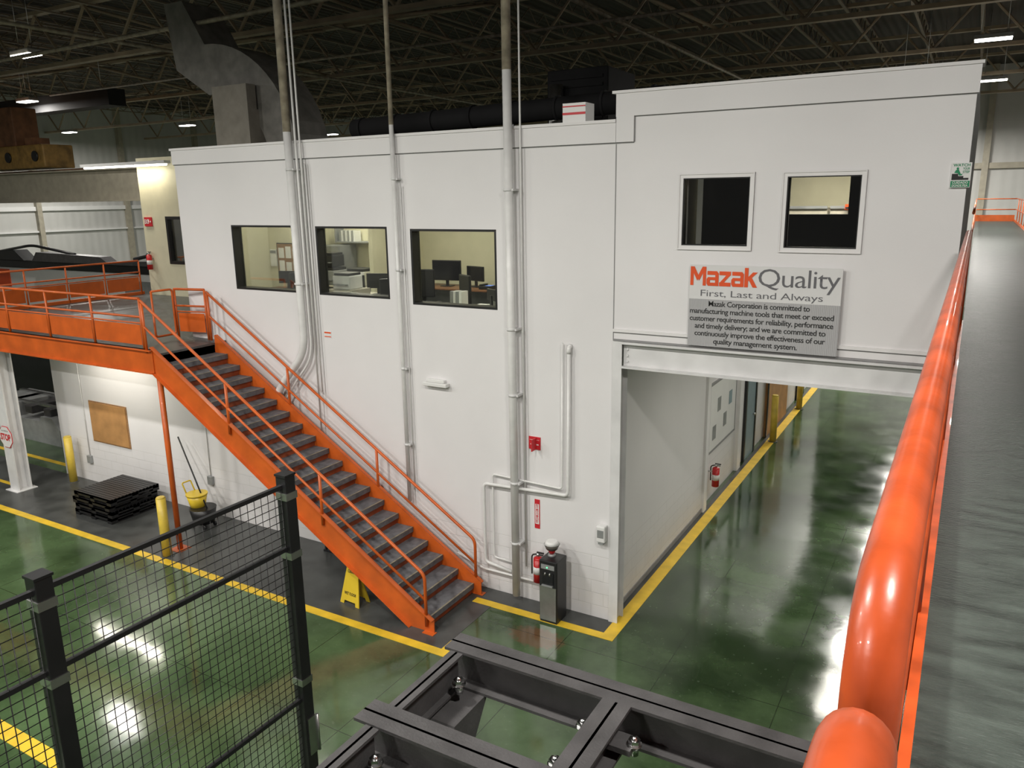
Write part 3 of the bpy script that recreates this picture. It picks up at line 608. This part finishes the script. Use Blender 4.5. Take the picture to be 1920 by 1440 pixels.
b=B();b.box(-5.47,-5.38,WY-.008,WY,1.26,1.74,REDS);b.box(-5.458,-5.392,WY-.01,WY-.008,1.335,1.665,WHITE);b.done('plate',T)
for k,c in enumerate('EXTINGUISHER'): text(c,-5.445,-5.405,1.640-k*.026,1.660-k*.026,WY-.012,REDS,T,bold=.03)
def extinguisher(x,y,z,wx,wy,face='-y'):
    T=Thing('fire_extinguisher','red fire extinguisher with black hose mounted on wall','fire extinguisher',(x,y,z))
    b=B();b.cyl((x,y,z),(x,y,z+.38),.075,RED,seg=20);b.sphere((x,y,z+.38),.075,RED,(1,1,.6));b.done('cylinder',T)
    b=B();b.cyl((x,y,z+.41),(x,y,z+.48),.025,STEEL);b.box(x-.02,x+.1,y-.012,y+.012,z+.48,z+.5,BLACK);b.box(x-.02,x+.09,y-.012,y+.012,z+.45,z+.462,BLACK);b.done('valve_handle',T)
    b=B();b.tube([(x-.02,y,z+.46),(x-.11,y,z+.43),(x-.1,y-.02,z+.12)],.012,BLACK,bend=.06);b.done('hose',T)
    b=B();b.cyl((x,y,z+.14),(x,y,z+.26),.0765,WHITE,seg=20);b.done('label_band',T)
    b=B();b.box(min(x,wx)-(.02 if face=='-y' else 0),max(x,wx)+(.02 if face=='-y' else 0),min(y,wy)-(0 if face=='-y' else .02),max(y,wy)+(0 if face=='-y' else .02),z+.3,z+.33,STEEL);b.done('bracket',T)
extinguisher(-5.36,9.93,.42,-5.36,WY)
extinguisher(-4.14,15.5,.35,-4.3,15.5,'x')
extinguisher(-20.15,14.28,4.45,-20.15,14.4)
T=Thing('hand_sanitizer_dispenser','white and grey wall mounted hand sanitizer dispenser','dispenser',(-4.3,9.95,1.28))
b=B();b.box(-4.38,-4.24,9.92,WY,1.3,1.56,WHITE,bev=.02);b.done('housing',T)
b=B();b.box(-4.36,-4.26,9.915,9.925,1.38,1.5,GREYM);b.done('window_panel',T)
b=B();b.box(-4.35,-4.27,9.93,WY,1.27,1.3,GREYM);b.done('nozzle_tray',T)
T=Thing('water_cooler','black and silver free-standing water cooler by the wall','water cooler',(-4.98,9.7,0))
b=B();b.box(-5.13,-4.83,9.53,9.86,.03,1.02,BLACK,bev=.015);b.box(-5.12,-4.84,9.54,9.85,0,.03,BLACK);b.done('body',T)
b=B();b.box(-5.115,-4.845,9.522,9.53,.05,.60,STEEL);b.done('front_panel',T,label='brushed steel front panel')
b=B();b.box(-5.07,-4.89,9.515,9.53,.64,.84,SCREEN);b.box(-5.07,-4.89,9.49,9.53,.62,.64,GREYM);b.cyl((-5.02,9.52,.84),(-5.02,9.5,.80),.012,STEEL);b.cyl((-4.94,9.52,.84),(-4.94,9.5,.80),.012,STEEL);b.done('tap_recess',T)
b=B();b.box(-5.09,-4.87,9.518,9.53,.89,.96,GREYM);b.box(-5.0,-4.98,9.515,9.52,.91,.93,GRPL);b.done('button_panel',T)
T=Thing('cup_dispenser','dark jar dispenser with white lid on water cooler','dispenser',(-5.02,9.74,1.02))
b=B();b.cyl((-5.02,9.74,1.02),(-5.02,9.74,1.05),.07,GREYM,r2=.05);b.cyl((-5.02,9.74,1.05),(-5.02,9.74,1.13),.035,RED,r2=.07);b.done('stand',T)
b=B();b.cyl((-5.02,9.74,1.13),(-5.02,9.74,1.21),.09,JAR,r2=.12);b.done('jar',T)
b=B();b.cyl((-5.02,9.74,1.21),(-5.02,9.74,1.26),.125,WHITE,r2=.08);b.done('lid',T)
T=Thing('plywood_board','brown plywood board fixed to white wall','board',(-16.3,WY,1.0))
b=B();b.box(-16.9,-15.6,WY-.03,WY,1.05,1.95,PLY);b.box(-16.93,-15.57,WY-.015,WY,1.02,1.98,CORK);b.done('panel',T)
for x,z,top in ((-17.15,.55,3.4),(-13.0,.75,3.4)):
    T=Thing('electrical_outlet','grey electrical outlet box with conduit on wall','outlet',(x,WY,z))
    b=B();b.box(x-.07,x+.07,WY-.07,WY,z-.09,z+.09,GREYM,bev=.01);b.done('box',T);b=B();b.cyl((x,WY-.02,z+.09),(x,WY-.02,top),.01,WPIPE,seg=8);b.done('conduit',T)
T=Thing('exit_sign','red exit sign with white letters and arrow','sign',(-20.1,14.38,5.7))
b=B();b.box(-20.3,-19.98,14.37,14.4,5.65,5.9,REDS);b.done('plate',T);text('EXIT',-20.28,-20.08,5.72,5.84,14.366,WHITE,T,bold=.03)
b=B();b.prism([(-20.06,5.77),(-20.03,5.77),(-20.03,5.74),(-20.0,5.78),(-20.03,5.82),(-20.03,5.79),(-20.06,5.79)],'y',14.362,14.366,WHITE);b.done('arrow',T)
T=Thing('red_notice','small red fire notice on aisle wall','sign',(-4.29,15.6,2.5));b=B();b.box(-4.3,-4.28,15.5,15.85,2.70,2.95,REDS);b.box(-4.279,-4.277,15.55,15.8,2.78,2.86,WHITE);b.done('plate',T)
T=Thing('notice_board','white notice board with posted sheets on aisle wall','notice board',(-4.29,16.2,1))
b=B();b.box(-4.3,-4.27,15.35,17.35,1.1,2.5,WHITE);b.box(-4.3,-4.265,15.3,15.35,1.05,2.55,SEAM);b.box(-4.3,-4.265,17.35,17.4,1.05,2.55,SEAM);b.box(-4.3,-4.265,15.3,17.4,2.5,2.55,SEAM);b.box(-4.3,-4.265,15.3,17.4,1.05,1.1,SEAM);b.done('board',T)
for y,z in ((16.9,1.8),(16.0,1.85),(15.7,1.3),(16.5,1.4)):
    b=B();b.box(-4.268,-4.264,y-.12,y+.12,z,z+.3,BLUEG if y==16.9 else GREYM);b.done('posted_sheet',T)
def bollard(x,y,h,r=.085):
    T=Thing('bollard','yellow painted steel safety bollard','bollard',(x,y,0))
    b=B();b.cyl((x,y,0),(x,y,h-.02),r,BOLL,seg=20);b.cyl((x,y,h-.02),(x,y,h),r,BOLL,r2=r*.8,seg=20);b.done('post',T);b=B();b.cyl((x,y,0),(x,y,.012),r*1.5,DARKFL,seg=20);b.done('base_ring',T)
bollard(-12.17,8.27,1.15);bollard(-17.58,9.8,1.1);bollard(-3.98,20.3,1.25);bollard(-3.99,23.9,1.25)
def pallet(z,dx):
    T=Thing('plastic_pallet','black plastic pallet in a low stack on the floor','pallet',(-15+dx,9.2,z),group='stacked black pallets')
    x0,x1,y0,y1=-15.62+dx,-14.4+dx,8.65,9.75
    b=B()
    for k in range(14):
        y=y0+(y1-y0-.065)*k/13;b.box(x0,x1,y,y+.065,z+.105,z+.13,BLACK)
    for k in range(3):
        x=x0+(x1-x0-.1)*k/2;b.box(x,x+.1,y0,y1,z+.09,z+.107,BLACK)
    b.box(x0,x1,y0,y0+.02,z+.06,z+.13,BLACK);b.box(x1-.02,x1,y0,y1,z+.06,z+.13,BLACK)
    b.done('top_deck',T)
    b=B()
    for k in range(3):
        x=x0+(x1-x0-.14)*k/2
        for j in range(3):
            y=y0+(y1-y0-.14)*j/2;b.box(x,x+.14,y,y+.14,z+.02,z+.092,BLACK)
        b.box(x,x+.14,y0,y1,z,z+.02,BLACK)
    b.done('feet',T)
for k in range(4): pallet(.005+k*.131,[0,.04,-.03,.05][k])
T=Thing('mop_bucket','yellow mop bucket with wringer and black wheels','bucket',(-12.7,9.5,0))
b=B();b.cyl((-12.7,9.52,.09),(-12.7,9.52,.40),.2,BLACK,r2=.26,seg=20);b.done('tub',T)
b=B();b.cyl((-12.84,9.52,.34),(-12.84,9.52,.64),.13,YPLAS,r2=.2,seg=18);b.cyl((-12.84,9.52,.64),(-12.84,9.52,.67),.21,YPLAS,r2=.21,seg=18);b.tube([(-13.0,9.42,.62),(-13.12,9.42,.86),(-13.12,9.62,.86),(-13.0,9.62,.62)],.014,YPLAS,bend=.03);b.done('wringer',T)
for x in (-12.86,-12.54):
    for y in (9.38,9.64):
        b=B();b.cyl((x,y-.015,.045),(x,y+.015,.045),.045,BLACK);b.done('caster',T)
T=Thing('mop','dark mop handle leaning out of bucket','mop',(-12.75,9.5,.4));b=B();b.cyl((-12.55,9.5,.41),(-13.6,9.8,1.65),.016,BLACK,seg=8);b.done('handle',T)
T=Thing('wet_floor_sign','yellow folding caution wet floor sign','floor sign',(-8.05,8.75,0))
for sg in (-1,1):
    M=Matrix.Translation((-8.0,8.62,0))@Matrix.Rotation(math.radians(-5),4,'Z')@Matrix.Translation((0,sg*.12,0))@Matrix.Rotation(math.radians(sg*11),4,'X')
    tb=B();tb.prism([(-.21,0),(-.13,0),(-.12,.06),(.12,.06),(.13,0),(.21,0),(.11,.72),(-.11,.72)],'y',-.008,.008,YPLAS)
    for v in tb.bm.verts:v.co=M@v.co
    tb.done('panel',T)
    if sg<0:
        for s,z0,z1,w in (('CAUTION',.60,.65,.085),('CUIDADO',.52,.57,.09),('WET FLOOR',.16,.21,.13)):
            o=text(s,-w,w,z0,z1,-.012,INK,T,bold=.02)
            for v in o.data.vertices:
                v.co=M@(v.co+T.o)-T.o
T=Thing('stacked_rack','dark folded metal rack leaning against wall under staircase','rack',(-9.3,9.85,0))
b=B()
for k in range(9): b.box(-9.75+k*.1,-9.72+k*.1,9.8,9.84,.02,.72,BLACK)
b.box(-9.77,-8.9,9.78,9.86,0,.04,BLACK);b.box(-9.77,-8.9,9.79,9.85,.7,.74,BLACK);b.done('frame',T)
# ------------------------------------------------------------------ roof-top equipment
T=Thing('roof_duct','large grey ventilation duct elbow above the office roof','duct',(-13.5,13.2,7))
b=B();cx,cz=-15.0,7.1
def arc(r,t):return (cx+r*math.cos(t),cz+r*math.sin(t))
n=14
for k in range(n):
    t0=math.pi/2*k/n;t1=math.pi/2*(k+1)/n
    w0=1.75-.25*(k/n);w1=1.75-.25*((k+1)/n)
    b.prism([arc(2.55,t0),arc(2.55,t1),arc(w1,t1),arc(w0,t0)],'y',12.6,13.6,LGREY)
b.done('elbow',T)
b=B();b.prism([(-15.0,8.6),(-15.0,9.65),(-15.6,10.6),(-16.2,10.6),(-16.0,9.2)],'y',12.6,13.6,LGREY);b.done('tapered_section',T)
b=B();b.box(-14.55,-13.5,12.3,12.55,7.0,8.7,CONC);b.box(-14.55,-13.5,13.65,13.9,7.0,8.7,CONC);b.box(-14.55,-13.5,12.55,13.65,7.0,8.2,CONC);b.done('block_pier',T)
T=Thing('round_duct','long round black duct running above the office roof','duct',(-8,13,7.7))
b=B();b.cyl((-11.2,13,7.7),(-4.6,13,7.85),.19,DARKM,seg=20)
for k in range(8):
    t=k/7;x=-11+6.2*t;z=7.705+.15*t;b.cyl((x,13,z),(x+.05,13,z),.21,DARKM,seg=20)
b.done('duct_run',T)
for x in (-10.5,-7.5,-5):
    b=B();b.box(x,x+.06,12.97,13.03,7.0,7.6,GREYM);b.done('stand',T)
T=Thing('cardboard_box','white and red carton resting on the parapet','box',(-4.8,10.2,7.27))
b=B();b.box(-5.0,-4.66,10.06,10.34,7.27,7.52,WHITE);b.box(-5.0,-4.66,10.055,10.06,7.37,7.40,REDS);b.box(-5.0,-4.66,10.055,10.06,7.47,7.485,REDS);b.done('carton',T)
T=Thing('air_handler','black rooftop air handling unit with louvres','air handler',(-7,16,7))
b=B();b.box(-7.6,-6.3,14.6,16.0,7.0,8.7,DARKM,bev=.03)
for k in range(7): b.box(-7.5,-6.4,14.57,14.6,7.6+k*.15,7.66+k*.15,DARKM)
b.done('casing',T);b=B();b.cyl((-7.3,14.4,7.0),(-7.3,14.4,8.4),.14,STEEL);b.done('flue',T)
T=Thing('rooftop_machine','black rooftop fan unit beside duct','fan unit',(-15.9,13,7.3))
b=B();b.box(-16.6,-15.2,14.7,15.6,7.4,8.2,BLACK);b.cyl((-15.9,14.65,7.8),(-15.9,14.7,7.8),.3,GREYM);b.done('casing',T)
# ------------------------------------------------------------------ overhead structure
def truss_mesh(name,L,h,pitch,axis,mt,c=.06):
    b=B()
    def bx(a0,a1,z0,z1,w):
        if axis=='x': b.box(a0,a1,-w,w,z0,z1,mt)
        else: b.box(-w,w,a0,a1,z0,z1,mt)
    bx(0,L,0,c,c);bx(0,L,h-c,h,c)
    n=int(L/pitch)
    for k in range(n):
        a=k*pitch;m=a+pitch/2
        for p,q in (((a,h-c),(m,c)),((m,c),(a+pitch,h-c))):
            P=(p[0],0,p[1]) if axis=='x' else (0,p[0],p[1]);Q=(q[0],0,q[1]) if axis=='x' else (0,q[0],q[1])
            b.cyl(P,Q,c*.42,mt,seg=5,smooth=False)
    o=b.done(name);return o
t0=truss_mesh('roof_truss',57.6,1.7,2.6,'x',TRUSS,.11)
t0.location=(-49.8,15.7,10.5);ys=[22.5,29.3,36.1,42.9]
def tag(o,l,c,g): o['label']=l;o['category']=c;o['group']=g
tag(t0,'tan painted open web steel roof truss','truss','main roof trusses')
for y in ys:
    o=t0.copy();o.location=(-49.8,y,10.5);COL.objects.link(o)
j0=truss_mesh('roof_joist',57.6,.55,1.1,'y',DTRUSS,.045);j0.location=(-48,-7.8,12.0);tag(j0,'slim open web steel roof joist under metal deck','joist','roof joists')
for k in range(1,30):
    o=j0.copy();o.location=(-48+1.9*k,-7.8,12.0);COL.objects.link(o)
for k,(p,q,r) in enumerate([((-49.5,12.5,9.9),(7.5,12.9,10.3),.05),((-30,18,10.2),(7.5,18.3,10.3),.04),((-20,10,10.42),(-20,45,10.42),.05),((-8,12,10.42),(-8,45,10.42),.05),((2.5,10,10.42),(2.5,45,10.42),.05)]):
    T=Thing('sprinkler_pipe','brown overhead sprinkler main below roof trusses','pipe',p);b=B();b.cyl(p,q,r,BPIPE,seg=8);b.done('pipe_run',T)
for k in range(7):
    x=-38+7*k
    T=Thing('sway_brace','tan diagonal sway brace between roof trusses','brace',(x,15.7,10.6),group='roof sway braces')
    b=B();b.cyl((x,15.7,10.6),(x+3.5,22.5,12.1),.05,TRUSS,seg=6);b.done('rod',T);b=B();b.cyl((x,15.7,12.1),(x+3.5,22.5,10.6),.05,TRUSS,seg=6);b.done('rod',T)
def highbay(x,y,z,p,size=.9):
    T=Thing('high_bay_light','rectangular high bay warehouse light hanging from roof','light',(x,y,z),group='high bay lights')
    b=B();b.box(x-size/2,x+size/2,y-.2,y+.2,z,z+.12,GREYM,bev=.02);b.done('housing',T)
    b=B();b.box(x-size/2+.02,x+size/2-.02,y-.18,y+.18,z-.03,z,LAMP);b.done('lens',T)
    for dx in (-.3,.3):
        b=B();b.cyl((x+dx,y,z+.12),(x+dx,y,12.6),.008,STEEL,seg=6);b.done('hanger',T)
    area('lamp',(0,0,-.06),(0,0,0),size,.4,p,(1,.965,.90),parent=T.e)
for q in ((-22.5,13,10.2,150),(-32.4,18.5,10.2,360),(-44.5,27.5,10.2,700),(-36.2,28.8,10.2,600),(-34.7,38,10.2,600),(-.08,25.8,10.2,300),(.05,35.2,10.2,350)): highbay(*q)
for q in ((-2.0,27.5,9.5,600),(-2.0,36,9.5,600),(-2.0,45,9.5,600)): highbay(*q,size=1.3)  # added out of sight beyond the bridge, to brighten the aisle and mirror in its floor
for x in (-17,-10.5,-4.5,1.5):  # unseen high bays, added above the frame to light the facade evenly
    highbay(x,1.5,10.2,530)
for x in (-20,-12,-4): highbay(x,-5,10.2,600)  # more added lamps behind the camera, also for light on the facade
highbay(4.5,42,10.2,300);highbay(-26,6,10.2,350)
T=Thing('strip_light','long fluorescent strip light fixed near annex wall','light',(-21,14.2,7.3))
b=B();b.box(-22.3,-18.6,13.95,14.15,7.3,7.38,WHITE);b.done('housing',T);b=B();b.cyl((-22.25,14.05,7.28),(-18.65,14.05,7.28),.03,TUBE,seg=8);b.done('tube',T)
b=B();b.box(-19.2,-19.15,14.05,14.4,7.38,7.4,STEEL);b.done('bracket',T)
area('lamp',(0,-.1,-.1),(math.radians(15),0,0),3.5,.15,35,(1,.9,.7),parent=T.e)
T=Thing('strip_light','fluorescent strip light under the platform','light',(-15.5,9.3,3.35))
b=B();b.box(-16.7,-14.3,9.22,9.38,3.36,3.42,WHITE);b.done('housing',T);b=B();b.cyl((-16.65,9.3,3.345),(-14.35,9.3,3.345),.02,TUBE,seg=8);b.done('tube',T)
area('lamp',(0,0,-.06),(0,0,0),2.3,.1,40,(1,.93,.8),parent=T.e)
# ------------------------------------------------------------------ overhead crane
T=Thing('overhead_crane','beige overhead crane girder with rusty trolley','crane',(-28,17,6.4))
b=B();b.box(-40,-20.6,16.8,17.3,6.4,7.38,CRANE);b.box(-40,-20.6,16.65,17.45,7.38,7.43,CRANE);b.box(-40,-20.6,16.65,17.45,6.36,6.4,CRANE);b.box(-40,-20.6,17.02,17.08,7.43,7.5,RUST);b.done('girder',T)
b=B();b.box(-33,-28.4,16.5,17.6,7.55,8.35,MUST,bev=.04);b.cyl((-28.9,16.45,7.95),(-28.9,16.5,7.95),.18,BLACK);b.cyl((-30.6,16.45,7.95),(-30.6,16.5,7.95),.18,BLACK);b.done('trolley',T)
b=B();b.box(-33.5,-30.2,16.6,17.5,8.35,9.7,RUST,bev=.03);b.box(-29.6,-29.1,16.6,17.2,8.35,8.6,RUST);b.done('hoist_drum',T)
T=Thing('duct_section','long dark blue-grey overhead duct','duct',(-35,20,9.9));b=B();b.box(-42,-28.2,19.1,19.8,9.85,10.45,DARKM);b.done('duct_run',T)
for x in (-40,-34,-29):
    b=B();b.cyl((x,19.4,10.45),(x,19.4,12.6),.012,STEEL,seg=6);b.done('hanger',T)
# ------------------------------------------------------------------ machines, left
T=Thing('machining_center','white and black machine tool enclosure beyond the platform','machine',(-33,21,0))
b=B();b.box(-42,-24.5,20,23,0,3.5,WHITE,bev=.05);b.done('enclosure',T)
b=B();b.box(-41,-25.5,19.9,20.6,3.5,3.85,BLACK,bev=.04);b.prism([(-36,3.85),(-35.6,4.25),(-31,4.15),(-30.6,3.95),(-26,4.1),(-25.4,3.85)],'y',19.7,20.2,FRAMEB);b.prism([(-41,3.85),(-40.5,4.2),(-37.5,4.3),(-36.8,3.85)],'y',19.8,20.4,BLACK);b.tube([(-29,19.9,4.1),(-27,19.9,4.45),(-25,19.9,4.0)],.08,BLACK,bend=.3);b.tube([(-39,19.9,4.2),(-36,19.8,4.55),(-33,19.9,4.2)],.06,BLACK,bend=.5);b.done('gantry',T)
b=B();b.box(-40,-38.5,19.97,20,2.6,3.4,OINK);b.done('door_panel',T);b=B();b.box(-30,-28,19.97,20,1.4,3.2,GREYM);b.done('door_panel',T)
T=Thing('milling_machine','grey cast machine bed with slideways on the shop floor','machine',(-22,11.7,0))
b=B();b.prism([(-24,0),(-20.4,0),(-20.4,.45),(-20.7,.75),(-21.2,.75),(-21.3,.6),(-22.4,.6),(-22.5,.95),(-24,.95)],'y',11.2,12.5,GREYM);b.done('bed',T)
for x in (-21.0,-21.9,-23.0):
    b=B();b.box(x-.22,x+.12,11.3,12.4,.72,.95,FRAMEB,bev=.03);b.done('slide_block',T)
for y in (11.45,12.2):
    b=B();b.box(-24,-20.8,y,y+.1,.94,1.0,STEEL);b.done('rail',T)
T=Thing('press_machine','black machine stacked with parts on shop floor','machine',(-24,13.5,0))
b=B();b.box(-27,-21.0,13,14.2,0,2.1,BLACK,bev=.05);b.box(-26,-23,12.8,13.6,2.1,2.7,FRAMEB,bev=.05);b.box(-22.8,-21.6,12.9,13.8,2.1,2.5,BLACK,bev=.05);b.done('cabinet',T)
b=B();b.tube([(-24.5,12.9,2.2),(-23.8,12.7,2.9),(-22.8,12.7,2.7),(-22.4,12.9,2.1)],.07,GREYM,bend=.3);b.cyl((-22.2,13.1,2.1),(-22.2,13.1,2.5),.15,GREYM);b.done('hose',T)
# ------------------------------------------------------------------ camera
f=1470.7;yaw=math.radians(30.221);pt=math.radians(13.399);r=math.radians(-.864)
F=Vector((-math.sin(yaw)*math.cos(pt),math.cos(yaw)*math.cos(pt),-math.sin(pt)))
R0=Vector((math.cos(yaw),math.sin(yaw),0));U0=R0.cross(F)
R=R0*math.cos(r)+U0*math.sin(r);U=-R0*math.sin(r)+U0*math.cos(r)
M=Matrix((R,U,-F)).transposed().to_4x4();M.translation=(0,0,6.3)
cd=bpy.data.cameras.new('camera');cd.sensor_width=36;cd.lens=f/1920*36;cd.clip_start=.05;cd.clip_end=200
co=bpy.data.objects.new('camera',cd);co.matrix_world=M;COL.objects.link(co);S.camera=co
w=bpy.data.worlds.new('world');S.world=w;w.use_nodes=True
w.node_tree.nodes['Background'].inputs[0].default_value=(.8,.79,.76,1);w.node_tree.nodes['Background'].inputs[1].default_value=.17
S.view_settings.view_transform='Standard';S.view_settings.exposure=0
